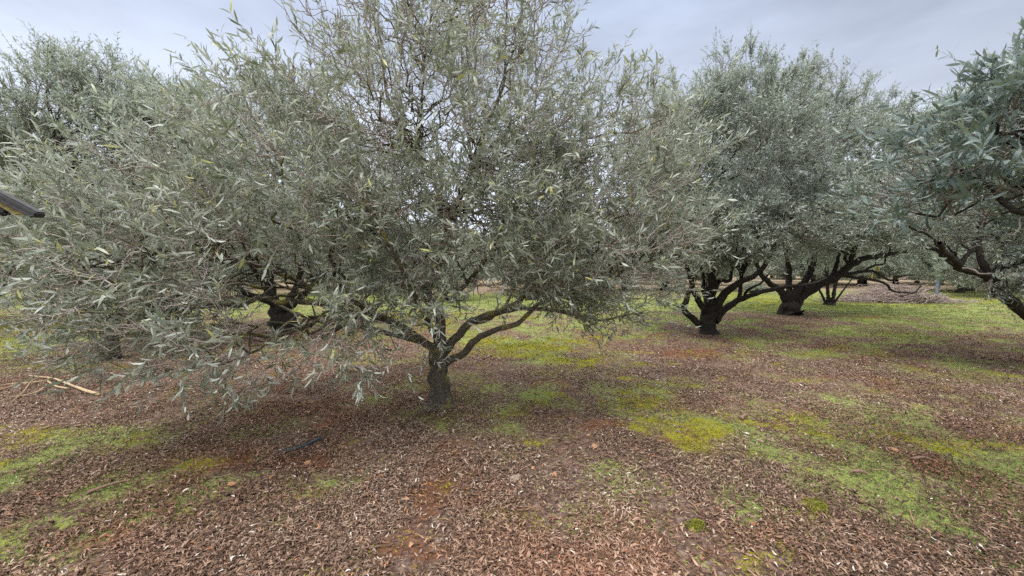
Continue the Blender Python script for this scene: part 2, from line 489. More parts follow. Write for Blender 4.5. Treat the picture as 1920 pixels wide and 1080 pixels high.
# little broken twigs among the leaves
x, y = scatter(5200, 1.7, 13.0, 1.2); n = len(x)
a_ = rng.random(n) * 6.283; L = rng.uniform(.03, .16, n)
dd_ = np.stack([np.cos(a_), np.sin(a_), rng.normal(size=n) * .08], 1)
t_ = np.linspace(-.5, .5, 4)[None, :, None]
P_ = np.stack([x, y, H(x, y) + .014], 1)[:, None] + dd_[:, None] * L[:, None, None] * t_ + rng.normal(size=(n, 4, 3)) * .004
V_, Q_ = tubes(P_, np.ones((n, 4)) * rng.uniform(.0012, .0032, (n, 1)), 4)
lit.add(V_, Q_, rnd=np.repeat(rng.uniform(.1, .93, n), 16), warm=np.repeat(rng.random(n), 16))
lo = lit.build('leaf_litter', M_LITTER)
tag(lo, 'brown and grey fallen olive leaves covering the orchard floor', 'leaf litter', kind='stuff')

def blades(x, y, hh, wd, lean, geo, rv):
    n = len(x)
    a = rng.random(n) * 6.283
    s = np.stack([np.cos(a), np.sin(a), np.zeros(n)], 1)
    b_ = rng.random(n) * 6.283
    l = np.stack([np.cos(b_), np.sin(b_), np.zeros(n)], 1) * (np.abs(rng.normal(size=n)) * lean * hh)[:, None]
    c = np.stack([x, y, H(x, y) - .002], 1)
    up = np.array([[0, 0, 1.0]]) * hh[:, None]
    w = wd[:, None]
    V = np.stack([c - s * w * .5, c + s * w * .5, c + up * .55 + l * .35 + s * w * .4, c + up * .55 + l * .35 - s * w * .4, c + up * .85 + l], 1).reshape(-1, 3)
    i = np.arange(n)[:, None] * 5
    geo.add(V, i + np.array([[3, 2, 4]]), i + np.array([[0, 1, 2, 3]]), rnd=np.repeat(rv, 5))
gr = Geo()
x, y = scatter(1300000, 1.8, 26.0, 1.35)
m_, g_, s_ = masks(x, y)
k = rng.random(len(x)) < np.clip(g_ ** 1.4 * 1.1 * np.clip((fbm(x, y, 5, 4) - .40) * 6, 0.04, 1) * np.clip((fbm(x + 3, y - 8, 19, 3) - .40) * 7, .18, 1), 0, 1)
x, y = x[k], y[k]
sc = np.clip(y / 5, 1, 3)
blades(x, y, rng.uniform(.010, .026, len(x)) * sc ** .5, rng.uniform(.0022, .0045, len(x)) * sc, .9, gr, np.clip(rng.random(len(x)) * .8 + (fbm(x, y, 1.5, 2) - .5) * .8, 0, 1))
go = gr.build('grass', M_GRASS)
tag(go, 'short sparse green grass coming up through the fallen leaves', 'grass', kind='stuff')
mo = Geo()
x, y = scatter(420000, 1.8, 16.0, 1.35)
m_, g_, s_ = masks(x, y)
k = rng.random(len(x)) < np.clip(m_ ** 1.3 * 1.2 * np.clip((fbm(x, y, 7, 3) - .38) * 6, 0.05, 1), 0, 1)
x, y = x[k], y[k]
sc = np.clip(y / 4, 1, 3)
blades(x, y, rng.uniform(.007, .018, len(x)) * sc ** .6, rng.uniform(.004, .008, len(x)) * sc, .8, mo, np.clip(rng.random(len(x)) * .9 + (fbm(x, y, 3, 2) - .5) * .5, 0, 1))
moo = mo.build('moss', M_MOSS)
tag(moo, 'yellow green moss in low cushions between the trees', 'moss', kind='stuff')

# ------------------------------------------------------------------ olive trees
def leaves_on(P, per, length, width, geo, simple=False, frac0=.25, jit=.5, rv=None, yel=0.0):
    """P (N,K,3) twig polylines; per pairs of opposite leaves on each"""
    N, K, _ = P.shape
    u_ = (frac0 + (1 - frac0) * (np.arange(per) + .8) / per)[None, :] * np.ones((N, 1)) + rng.normal(size=(N, per)) * .02
    u_ = np.clip(u_, 0, .999) * (K - 1)
    i = u_.astype(int); f = (u_ - i)[..., None]
    n_ = np.arange(N)[:, None]
    pos = P[n_, i] * (1 - f) + P[n_, i + 1] * f
    t = norm(P[n_, i + 1] - P[n_, i])
    ref = norm(rng.normal(size=(N, 1, 3)) * np.ones((1, per, 1)) + rng.normal(size=(N, per, 3)) * .25)
    s0 = norm(ref - (ref * t).sum(-1, keepdims=True) * t)
    s1 = np.cross(t, s0)
    alt = (np.arange(per) % 2)[None, :, None]
    s0 = np.where(alt == 0, s0, s1)
    pos = np.concatenate([pos, pos], 1).reshape(-1, 3)
    s = np.concatenate([s0, -s0], 1).reshape(-1, 3)
    t = np.concatenate([t, t], 1).reshape(-1, 3)
    M = len(pos)
    rt = None if rv is None else np.repeat(rv, per * 2)
    keep = rng.random(M) < .9
    pos, s, t = pos[keep], s[keep], t[keep]
    if rt is not None: rt = rt[keep]
    M = len(pos)
    a = rng.normal(.85, .3, M)[:, None]
    s = norm(s + rng.normal(size=(M, 3)) * jit * .6)
    d = norm(t * np.cos(a) + s * np.sin(a) + rng.normal(size=(M, 3)) * jit * .25)
    w = norm(np.cross(d, t) + rng.normal(size=(M, 3)) * jit * .5)
    w = norm(w - (w * d).sum(-1, keepdims=True) * d)
    n = np.cross(w, d)
    flip = ((n * t).sum(-1, keepdims=True) < 0)
    n = np.where(flip, -n, n); w = np.cross(d, n)
    L = (length * rng.normal(1, .2, M).clip(.45, 1.5))[:, None]
    Wd = L * (width / length) * rng.uniform(.8, 1.2, (M, 1))
    cu = rng.normal(.06, .07, (M, 1)) * L
    if simple:
        V = np.stack([pos, pos + d * L * .45 + w * Wd * .5 + n * cu * .5, pos + d * L - n * cu, pos + d * L * .45 - w * Wd * .5 + n * cu * .5], 1)
        V = V.reshape(-1, 3); nv = 4
        i = np.arange(M)[:, None] * 4
        faces = (i + np.array([[0, 1, 2, 3]]),)
    else:
        V = np.stack([pos,
                      pos + d * L * .28 + w * Wd * .45 + n * cu * .5, pos + d * L * .28 - w * Wd * .45 + n * cu * .5,
                      pos + d * L * .68 + w * Wd * .42 + n * cu * .3, pos + d * L * .68 - w * Wd * .42 + n * cu * .3,
                      pos + d * L - n * cu], 1).reshape(-1, 3); nv = 6
        i = np.arange(M)[:, None] * 6
        faces = (i + np.array([[0, 1, 2]]), i + np.array([[3, 5, 4]]), i + np.array([[1, 3, 4, 2]]))
    r = rng.random(M) * .86
    if rt is not None: r = r * .72 + rt * .28
    r[rng.random(M) < .022 + yel] = rng.uniform(.92, 1.0)
    geo.add(V, *faces, rnd=np.repeat(r, nv))
    return M

def attach(P, targets, nodes, ntan, nrad, npath, bf, K, r_end, rfac, sag=0.0, upb=.3, wob=.05):
    """grow a curved branch from the existing nodes to every target"""
    D = np.linalg.norm(targets[:, None, :] - nodes[None], axis=2) + bf * npath[None] + rng.random((len(targets), 1)) * 0
    # a branch does not start much above its tip
    D += np.clip(nodes[None, :, 2] - targets[:, None, 2], 0, None) * .6
    q = D.argmin(1)
    A = nodes[q]; T = ntan[q]
    d = targets - A; L = np.linalg.norm(d, axis=1, keepdims=True); dn = d / np.maximum(L, 1e-6)
    c1 = A + (T * .65 + dn * .35) * L * .38
    e = norm(dn + np.array([[0, 0, 1.0]]) * upb + rng.normal(size=d.shape) * .2)
    c2 = targets - e * L * .38 - np.array([[0, 0, 1.0]]) * sag * L
    t = np.linspace(0, 1, K)[None, :, None]
    B = (1 - t) ** 3 * A[:, None] + 3 * (1 - t) ** 2 * t * c1[:, None] + 3 * (1 - t) * t ** 2 * c2[:, None] + t ** 3 * targets[:, None]
    w = rng.normal(size=B.shape) * wob * L[:, None] * .35
    w[:, 0] = 0
    B = B + w
    r0 = np.minimum(nrad[q] * rfac, .05)
    r0 = np.maximum(r0, r_end * 1.3)
    R = r0[:, None] * (1 - t[..., 0]) ** .8 + r_end * (1 - (1 - t[..., 0]) ** .8)
    path = npath[q][:, None] + L * t[..., 0]
    return B, R, path

def tangents(B):
    T = np.empty_like(B)
    T[:, 1:-1] = B[:, 2:] - B[:, :-2]; T[:, 0] = B[:, 1] - B[:, 0]; T[:, -1] = B[:, -1] - B[:, -2]
    return norm(T)

def sample_crown(ell, n, shell=.5):
    w = np.array([e[2] * e[1][0] * e[1][1] * e[1][2] for e in ell]); w = w / w.sum()
    k = rng.choice(len(ell), n, p=w)
    c = np.array([e[0] for e in ell])[k]; r = np.array([e[1] for e in ell])[k]
    d = norm(rng.normal(size=(n, 3)))
    rad = rng.random(n) ** (1 / 3 * (1 - shell) + .02 * shell) if shell < 1 else np.ones(n)
    rad = (rng.random(n) ** (.33 * (1 - shell))) * (1 + rng.normal(size=n) * .06)
    p = c + d * r * rad[:, None]
    return p[p[:, 2] > .35]

def olive_tree(name, base, limbs, ell, label, group, n1, n2, n3, gaps=(), per=9, leaf=(.052, .0115), simple=False, twig_len=.30,
               mleaf=None, mbark=None, mtwig=None, hero=False, r_base=.14, start_z=.5, droop=0.0, shell=.45, bare=0.0, limb_sides=10, cat='olive tree'):
    base = np.array([base[0], base[1], float(H(base[0], base[1])) - .03])
    root = thing(name, tuple(base), label, cat, group)
    g_tr = Geo()
    nodes, nt_, nr, npth = [], [], [], []
    for li, (pts, r0, r1) in enumerate(limbs):
        pts = np.asarray(pts, float)
        K = max(8, int(np.linalg.norm(np.diff(pts, axis=0), axis=1).sum() / (.055 if hero else .12)))
        C = catmull(pts, K)
        wob = rng.normal(size=C.shape) * r0 * .10
        wob[0] = 0
        C = C + wob
        tt = np.linspace(0, 1, K)
        R = r0 * (1 - tt) + r1 * tt
        if li == 0:   # trunk flare and burls
            dz = C[:, 2] - C[0, 2]
            R = R * (1 + (.80 if hero else .35) * np.exp(-np.abs(dz) / (.08 if hero else .12))) * (1 + .10 * np.sin(dz * 19 + 1) + .07 * np.sin(dz * 37))
        sd = limb_sides + (6 if li == 0 else 0)
        if li == 0: sd = 28 if hero else 20
        V, Qd = tubes(C[None], R[None], sd, bump=(.09 if hero else .07) if li == 0 else .08)
        if li == 0:    # fluted, knotted trunk
            Vr = V.reshape(K, sd, 3); th = np.arange(sd) * 6.283 / sd; zz = np.linspace(0, 1, K)[:, None]
            fl = .16 * np.sin(3 * th[None] + 2.5 * zz + 1) + .10 * np.sin(5 * th[None] - 4 * zz) + .07 * np.sin(9 * th[None] + 7 * zz + 2)
            fl = fl + .30 * np.exp(-((th[None] - 1.3) / .5) ** 2 - ((zz - .45) / .13) ** 2) + .28 * np.exp(-((th[None] - 4.4) / .5) ** 2 - ((zz - .62) / .12) ** 2) + .22 * np.exp(-((th[None] - 3) / .4) ** 2 - ((zz - .3) / .1) ** 2)
            V = (C[:, None] + (Vr - C[:, None]) * (1 + fl[..., None] * (1 - .5 * zz[..., None]))).reshape(-1, 3)
        g_tr.add(V, Qd)
        g_tr.add(np.array([C[-1] + (C[-1] - C[-2]) * .5]), np.zeros((0, 3), int))
        if True:
            tn = tangents(C[None])[0]
            path = np.concatenate([[0], np.cumsum(np.linalg.norm(np.diff(C, axis=0), axis=1))])
            sel = C[:, 2] > start_z if li else np.zeros(K, bool)
            off = 0 if li == 0 else .3
            nodes.append(C[sel]); nt_.append(tn[sel]); nr.append(R[sel]); npth.append(path[sel] + off)
    nodes = np.concatenate(nodes); nt_ = np.concatenate(nt_); nr = np.concatenate(nr); npth = np.concatenate(npth)
    g_tw = Geo()
    def lvl(n, bf, K, r_end, rfac, sh, sides, geo, upb, wob, scale=1.0):
        nonlocal nodes, nt_, nr, npth
        e2 = [(c, tuple(np.array(r) * scale), w) for c, r, w in ell]
        tg = sample_crown(e2, n, sh)
        for (ga, gb, gr) in gaps:
            ga = np.array(ga); ab = np.array(gb) - ga
            tt_ = np.clip(((tg - ga) @ ab) / (ab @ ab), 0, 1)
            dg = np.linalg.norm(tg - ga - tt_[:, None] * ab, axis=1)
            tg = tg[(dg > gr * (.55 + .5 * tt_)) | (rng.random(len(tg)) < .06)]
        B, R, path = attach(None, tg, nodes, nt_, nr, npth, bf, K, r_end, rfac, upb=upb, wob=wob, sag=-droop * .1)
        V, Qd = tubes(B, R, sides, bump=.0)
        geo.add(V, Qd)
        T = tangents(B)
        nodes = np.concatenate([nodes, B[:, 2:].reshape(-1, 3)]); nt_ = np.concatenate([nt_, T[:, 2:].reshape(-1, 3)])
        nr = np.concatenate([nr, R[:, 2:].ravel()]); npth = np.concatenate([npth, path[:, 2:].ravel()])
        return B, T
    sm = 1.0 if not simple else 1.5
    lvl(n1, .5, 12, .006 * sm, .6, .15, 6, g_tr, .35, .10, .72)
    nodes0 = len(nodes)
    B2a, T2a = lvl(n2 // 3, .35, 9, .0035 * sm, .6, .25, 5, g_tw, .35, .10, .88)
    B2, T2 = lvl(n2, .25, 8, (.0024 if hero else .0022) * sm, .6, shell, 4, g_tw, .45, .12, 1.0)
    # leafy shoots from the fine branches
    cc = np.array([e[0] for e in ell]); wv = np.array([np.prod(e[1]) for e in ell]); cen = (cc * wv[:, None]).sum(0) / wv.sum()
    cen[2] -= .6
    zt = max(e[0][2] + e[1][2] for e in ell)
    bb = np.concatenate([B2a[:, 3:].reshape(-1, 3)] + [B2[:, 3:].reshape(-1, 3)] * 2)
    tb = np.concatenate([T2a[:, 3:].reshape(-1, 3)] + [T2[:, 3:].reshape(-1, 3)] * 2)
    ends = np.repeat(np.concatenate([B2[:, -1]]), 4, 0); te = np.repeat(T2[:, -1], 4, 0)
    bb = np.concatenate([bb, ends]); tb = np.concatenate([tb, te])
    # leaf density varies through the crown, so light and dark clumps form
    dens = fbm(bb[:, 0] * 1.0 + bb[:, 2] * .7, bb[:, 1] + bb[:, 2] * .8, 1.3 if not simple else .8, 3)
    w = np.clip((dens - .30) * 3.2, .12, 1.0)
    for (ga, gb, gr) in gaps:      # open windows in the crown
        ga = np.array(ga); gb = np.array(gb); ab = gb - ga
        tt_ = np.clip(((bb - ga) @ ab) / (ab @ ab), 0, 1)
        dg = np.linalg.norm(bb - ga - tt_[:, None] * ab, axis=1)
        w = w * np.clip((dg / (gr * (.6 + .6 * tt_))) ** 4, .002, 1)
    k = rng.choice(len(bb), n3, p=w / w.sum())
    O = bb[k]; T = tb[k]
    out = norm(O - cen)
    rel = np.clip((O[:, 2] - .8) / (zt - .8), 0, 1)[:, None]
    up = np.array([[0, 0, 1.0]]) * (-droop + rel * (.75 + droop))
    d = norm(T * .8 + out * .45 + up + rng.normal(size=O.shape) * .42)
    Lt = twig_len * rng.uniform(.5, 1.35, n3)[:, None]
    K = 4
    t = np.linspace(0, 1, K)[None, :, None]
    bend = rng.normal(size=O.shape) * .18 + np.array([[0, 0, .10]]) * (rel - .3)
    P = O[:, None] + d[:, None] * Lt[:, None] * t + bend[:, None] * Lt[:, None] * t ** 2
    R = (.0019 * sm) * (1 - t[..., 0] * .6) * np.ones((n3, 1))
    V, Qd = tubes(P, R, 3)
    g_tw.add(V, Qd)
    nl = int(n3 * (1 - bare))
    rv = np.clip(rng.normal(.5, .3, nl), 0, 1)
    g_lf = Geo()
    M = leaves_on(P[:nl], per, leaf[0], leaf[1], g_lf, simple, rv=rv)
    for nm, gg_, mt in (('trunk', g_tr, mbark or M_BARK_D), ('twigs', g_tw, mtwig or M_TWIG_D), ('crown', g_lf, mleaf or M_LEAF)):
        gg_.V = [v - base for v in gg_.V]
        gg_.build(nm, mt, root, smooth=(nm == 'trunk'))
    print(label, 'leaves', M)
    return root

def PL(Y, *pts):
    """limb as picture points; third number shifts the depth"""
    return [W(p[0], p[1], Y + (p[2] if len(p) > 2 else 0)) for p in pts]

ROWG = 'olive trees of the orchard'
# --- the near tree in the middle
D0 = 4.34
limbs = [
    (PL(D0, (822,774), (826,745), (818,715), (824,690), (820,672), (822,655)), .105, .085),
    (PL(D0, (830,684), (850,672), (872,662,-.05), (885,643,-.1), (902,630,-.15), (931,617,-.2), (960,611,-.25), (975,604,-.25), (990,590,-.3), (1008,572,-.3), (1035,560,-.35), (1060,566,-.35)), .043, .015),
    (PL(D0, (825,672), (850,638,.1), (878,608,.2), (925,588,.3), (962,573,.4), (985,552,.45), (1005,530,.5), (1012,500,.5), (1030,470,.5), (1065,440,.5)), .050, .020),
    (PL(D0, (925,588,.3), (980,578,.2), (1040,582,.1), (1085,592,0), (1130,600,0), (1185,588,-.1)), .030, .010),
    (PL(D0, (985,560,.45), (1040,553,.35), (1090,535,.3), (1140,520,.2), (1190,500,.1), (1250,480,0)), .028, .009),
    (PL(D0, (1000,535,.5), (1030,520,.6), (1080,490,.7), (1120,450,.8), (1150,400,.8)), .028, .010),
    (PL(D0, (880,605,.2), (910,600,.5), (940,580,.9), (960,550,1.1), (985,500,1.3)), .035, .012),
    (PL(D0, (820,668), (826,625,.05), (826,590,.1), (808,565,.15), (800,540,.2), (822,500,.25), (836,450,.3), (842,404,.3)), .066, .038),
    (PL(D0, (842,404,.3), (866,365,.3), (887,330,.3), (906,253,.3), (925,205,.3), (945,155,.3), (947,97,.2), (950,20,.2), (952,-60,.2)), .030, .008),
    (PL(D0, (840,404,.3), (813,342,.2), (790,305,.1), (770,280,.1), (745,230,0), (727,183,0), (715,110,-.1), (700,30,-.2)), .028, .007),
    (PL(D0, (887,330,.3), (880,270,.5), (868,200,.6), (866,110,.6), (860,30,.6)), .020, .006),
    (PL(D0, (785,300,.1), (782,272,.1), (790,210,.1), (793,155,.0), (800,80,0)), .014, .006),
    (PL(D0, (806,560,.15), (780,520,.0), (740,480,-.1), (690,430,-.2), (630,390,-.3), (560,350,-.4), (500,310,-.5)), .036, .010),
    (PL(D0, (815,655), (780,632,-.1), (745,607,-.2), (700,592,-.3), (650,586,-.4), (607,571,-.5), (555,563,-.6), (518,567,-.65), (490,556,-.7), (455,571,-.8), (400,574,-.95), (330,580,-1.1)), .045, .012),
    (PL(D0, (700,592,-.3), (655,560,-.4), (600,545,-.5), (540,520,-.6), (460,490,-.8), (390,475,-1.0), (320,470,-1.2)), .026, .009),
    (PL(D0, (790,640,-.05), (730,625,.1), (660,610,.3), (590,600,.5), (520,570,.7), (460,530,.8)), .034, .010),
    (PL(D0, (812,600,.1), (770,560,.4), (720,500,.8), (660,430,1.1), (610,350,1.2), (570,260,1.2)), .038, .010),
    (PL(D0, (820,640), (800,600,-.4), (770,540,-.8), (730,460,-1.1), (680,370,-1.3)), .030, .009),
    (PL(D0, (850,560,.2), (900,500,-.3), (950,420,-.6), (990,340,-.8), (1010,260,-.8)), .026, .008),
]
ell = [((-.68, 4.35, 3.15), (1.6, 1.7, 1.9), 1.15),
       ((-1.85, 3.9, 2.15), (1.45, 1.4, 1.15), 1.2),
       ((-1.25, 4.0, 3.1), (.8, .9, .8), .8),
       ((-2.9, 3.5, 1.8), (1.2, 1.0, .85), 1.3),
       ((-2.35, 2.95, 1.32), (1.05, .7, .62), 1.1),
       ((-1.9, 3.1, 1.05), (1.0, .6, .42), 1.1),
       ((-3.0, 3.1, 1.05), (.8, .55, .42), 1.5),
       ((-2.8, 2.7, 1.50), (.75, .5, .42), 2.4),
       ((.75, 4.2, 1.9), (1.3, 1.1, .75), 1.4),
       ((1.05, 4.1, 1.62), (.85, .8, .50), 1.5),
       ((.5, 3.7, 1.7), (1.0, .6, .5), 1.6),
       ((0.0, 4.0, 2.3), (1.1, .9, .7), 1.2),
       ((-.9, 3.6, 2.0), (.9, .6, .6), 1.0),
       ((1.1, 4.2, 1.2), (.75, .5, .28), 2.6),
       ((1.0, 4.1, 2.6), (.9, .9, .7), 1.2),
       ((1.25, 4.2, 2.85), (.6, .6, .5), 1.3),
       ((-.3, 3.7, 1.9), (1.1, .8, .7), .8),
       ((-1.15, 3.5, 1.05), (.75, .5, .45), .6)]
t0 = np.array(limbs[0][0][0])
olive_tree('olive_tree', (t0[0], t0[1]), limbs, ell,
           'nearest olive tree in the middle, short knotted trunk and wide loose grey-green crown', ROWG,
           330, 5600, 7800, gaps=[(W(536,556,2.2), W(536,556,4.8), .46), (W(430,500,2.6), W(470,500,4.0), .12), (W(900,520,3.2), W(900,520,5.0), .12)], per=7, leaf=(.074, .0132), mleaf=M_LEAF, mbark=M_BARK, mtwig=M_TWIG, hero=True, droop=.08, start_z=.75,
           twig_len=.27, limb_sides=10)

def auto_limbs(bx, by, hgt, n, spread, r, seed, trunk_h=.6):
    rr = np.random.default_rng(seed)
    z0 = float(H(bx, by)) - .03
    L = [([(bx, by, z0), (bx + .05, by, z0 + trunk_h * .5), (bx + .02, by, z0 + trunk_h)], r, r * .8)]
    for i in range(n):
        a = (i + rr.random() * .6) / n * 6.283
        s = spread * rr.uniform(.5, 1.0); h = hgt * rr.uniform(.5, .85)
        ca, sa = math.cos(a), math.sin(a)
        L.append(([(bx, by, z0 + trunk_h * .85), (bx + ca * s * .25, by + sa * s * .25, z0 + trunk_h + h * .15),
                   (bx + ca * s * .55 + rr.normal() * .1, by + sa * s * .55 + rr.normal() * .1, z0 + trunk_h + h * .42),
                   (bx + ca * s * .8, by + sa * s * .8, z0 + trunk_h * .6 + h * .8)], r * .45, r * .12))
    return L

def mid_tree(px, py, limbs, ell, label, n1, n2, n3, seed=1, Y=None, **k):
    if Y is None:
        b = G(px, py); Y = b[1]
    else:
        b = np.array([(px - 960) / F * Y * 1.0, Y])
    if limbs is None:
        h = max(e[0][2] + e[1][2] for e in ell)
        sp = max(e[1][0] for e in ell) * .8
        limbs = auto_limbs(b[0], b[1], h * .75, 7, sp, k.get('r_base', .15), seed)
    k.pop('r_base', None)
    return olive_tree('olive_tree', b, limbs, ell, label, ROWG, n1, n2, n3, simple=True, **k)

# --- second tree to the right
YR = G(1329, 625)[1]
lim = [(PL(YR, (1328,629), (1330,600), (1331,585), (1333,568)), .17, .12),
       (PL(YR, (1318,612), (1300,598), (1287,587,-.1), (1283,577,-.2), (1288,562,-.3), (1293,545,-.3)), .075, .055),
       (PL(YR, (1324,590), (1316,572,-.1), (1305,552,-.2), (1297,530,-.3), (1290,505,-.4), (1270,470,-.6), (1240,420,-.8)), .085, .03),
       (PL(YR, (1331,580), (1331,545), (1334,515), (1331,475,.1), (1338,420,.1), (1335,350,.1), (1342,250,0), (1350,150,0)), .12, .015),
       (PL(YR, (1327,570), (1319,545,.2), (1318,520,.3), (1310,470,.6), (1290,380,.8), (1280,280,.8)), .065, .015),
       (PL(YR, (1335,555), (1345,532,.2), (1352,526,.2), (1368,526,.3), (1372,505,.4), (1385,470,.5), (1400,400,.6), (1410,300,.6)), .065, .015),
       (PL(YR, (1341,592), (1347,568,-.1), (1362,548,-.2), (1392,528,-.4), (1420,512,-.5), (1440,485,-.6), (1460,440,-.8), (1480,380,-1)), .105, .02),
       (PL(YR, (1341,603), (1356,582,.1), (1385,562,.2), (1412,552,.2), (1445,544,.3), (1480,537,.3), (1520,532,.4), (1550,520,.5)), .085, .022),
       (PL(YR, (1386,558,-.3), (1389,540,-.3), (1391,520,-.3), (1398,500,-.3)), .05, .03),
       (PL(YR, (1395,556,.2), (1400,545,.1), (1412,538,0), (1428,530,0), (1440,515,0)), .035, .02)]
xr = G(1329, 625)[0]
ell = [((xr + .1, YR, 3.9), (2.35, 2.2, 1.75), 1.0), ((xr + .3, YR - .2, 5.1), (.85, .9, 1.2), 1.0), ((xr - .8, YR - .5, 4.4), (.8, .8, .9), 1.0),
       ((xr + .1, YR, 5.35), (.42, .42, .95), 2.2), ((xr, YR - .6, 2.4), (2.1, 1.6, .75), 1.2)]
mid_tree(1329, 625, lim, ell, 'olive tree right of the nearest one, black forked trunk and a peaked crown', 90, 1100, 9000, per=8,
         leaf=(.078, .0185), twig_len=.36, mleaf=M_LEAF_B, start_z=1.2, limb_sides=9)

# --- third tree
YT = G(1484, 590)[1]; xt = G(1484, 590)[0]
lim = [(PL(YT, (1484,593), (1484,578), (1480,562), (1482,552)), .28, .21),
       (PL(YT, (1474,562), (1465,548), (1450,535), (1432,520,-.2), (1420,500,-.3), (1410,460,-.5), (1400,400,-.6)), .12, .03),
       (PL(YT, (1486,560), (1494,545), (1508,530,.2), (1522,505,.3), (1530,460,.4), (1530,380,.4), (1520,280,.3), (1500,180,.2)), .14, .02),
       (PL(YT, (1478,562), (1480,540,.3), (1478,500,.5), (1470,440,.7), (1465,350,.8), (1460,260,.8)), .11, .02),
       (PL(YT, (1492,568), (1510,550), (1540,532,-.2), (1570,518,-.3), (1592,500,-.4), (1620,485,-.5), (1660,478,-.6), (1700,470,-.7), (1740,450,-.8)), .17, .03),
       (PL(YT, (1572,518,-.3), (1600,512,-.3), (1630,508,-.3), (1645,512,-.3), (1668,526,-.3), (1690,518,-.4), (1715,515,-.4)), .06, .018),
       (PL(YT, (1580,516,-.3), (1602,520,-.4), (1640,525,-.4), (1662,533,-.4), (1674,546,-.4), (1700,549,-.4), (1714,549,-.4), (1728,535,-.4)), .05, .015),
       (PL(YT, (1620,508,-.3), (1640,497,-.3), (1658,495,-.3), (1660,480,-.3)), .035, .02),
       (PL(YT, (1592,500,-.4), (1600,470,-.5), (1615,420,-.6), (1620,350,-.6), (1610,270,-.6)), .08, .02),
       (PL(YT, (1560,522,-.3), (1570,490,0), (1580,440,.3), (1590,360,.6)), .07, .02)]
ell = [((xt + .6, YT, 4.3), (2.9, 2.6, 2.1), 1.0), ((xt + .3, YT - .2, 6.3), (1.5, 1.3, 1.4), 1.0), ((xt + 2.4, YT - .5, 4.2), (2.2, 1.9, 2.0), 1.0),
       ((xt + .1, YT - .3, 7.3), (.7, .6, .8), 1.2), ((xt + 1.9, YT - .3, 6.2), (.9, .8, .8), 1.0), ((xt + 2.8, YT - .6, 2.9), (2.2, 1.4, .8), .8),
       ((xt - 1.0, YT - .3, 5.2), (1.3, 1.3, 1.3), 1.0), ((xt - .2, YT - 1.2, 2.9), (1.5, 1.2, .8), 1.0)]
mid_tree(1484, 590, lim, ell, 'large olive tree with a stout flared trunk and a thick limb reaching right', 110, 1500, 13000, per=8,
         leaf=(.085, .021), twig_len=.4, mleaf=M_LEAF_B, start_z=1.5, limb_sides=10)

# --- tree behind the nearest one, left
YL = G(535, 622)[1]; xl = G(535, 622)[0]
lim = [(PL(YL, (535,626), (530,605), (525,588), (528,575)), .26, .2),
       (PL(YL, (522,585), (512,565), (502,548), (492,530), (480,505,-.2), (450,450,-.5), (420,380,-.8)), .12, .02),
       (PL(YL, (520,575), (510,552,.2), (508,520,.3), (505,480,.5), (490,400,.7), (480,300,.8)), .12, .02),
       (PL(YL, (535,580), (545,560), (556,540), (563,515), (570,480), (580,420), (590,340)), .11, .02),
       (PL(YL, (545,575), (570,552,.2), (592,528,.3), (620,500,.5), (660,460,.7), (700,400,.8)), .085, .02),
       (PL(YL, (528,578), (490,560,-.5), (440,540,-1.0), (380,500,-1.4), (330,440,-1.6)), .08, .02)]
ell = [((xl, YL, 3.5), (2.9, 2.3, 2.0), 1.0), ((xl - .5, YL, 4.8), (1.6, 1.5, 1.0), 1.0), ((xl - 2, YL - .3, 2.9), (1.6, 1.4, 1.2), 1.0)]
mid_tree(535, 622, lim, ell, 'olive tree behind the nearest one, dark trunk forking low beneath its left branches', 80, 900, 7500, per=8,
         leaf=(.062, .016), twig_len=.34, mleaf=M_LEAF_F, start_z=1.3, limb_sides=9)

# --- upper left tree
YU = 6.6; xu = (195 - 960) / F * YU
ell = [((xu, YU, 3.55), (1.45, 1.4, 1.1), 1.0), ((xu + .1, YU, 4.3), (.9, .8, .6), 1.2), ((xu - .9, YU, 3.2), (.75, .7, .6), 1.0),
       ((xu + 1.2, YU, 3.4), (.9, .9, .9), 1.0), ((xu - .6, YU, 3.9), (.5, .5, .5), 1.0)]
mid_tree(195, 0, None, ell, 'airy olive tree rising against the sky at the upper left', 70, 900, 4600, per=8, Y=YU, seed=5,
         leaf=(.062, .0145), twig_len=.30, mleaf=M_LEAF_U, start_z=1.0, r_base=.12)

# --- left edge tree, lower and darker
YV = 10.2; xv = (-40 - 960) / F * YV
ell = [((xv, YV, 2.9), (2.3, 2.0, 1.25), 1.0), ((xv + 1.0, YV - .3, 2.6), (1.5, 1.2, .95), 1.0), ((xv - 2.0, YV, 3.2), (1.8, 1.5, 1.3), 1.0)]
mid_tree(-40, 0, None, ell, 'dense low olive tree cut off by the left edge of the picture', 50, 800, 6500, per=8, Y=YV, seed=8,
         leaf=(.062, .018), twig_len=.34, mleaf=M_LEAF_F, start_z=1.0, r_base=.18)

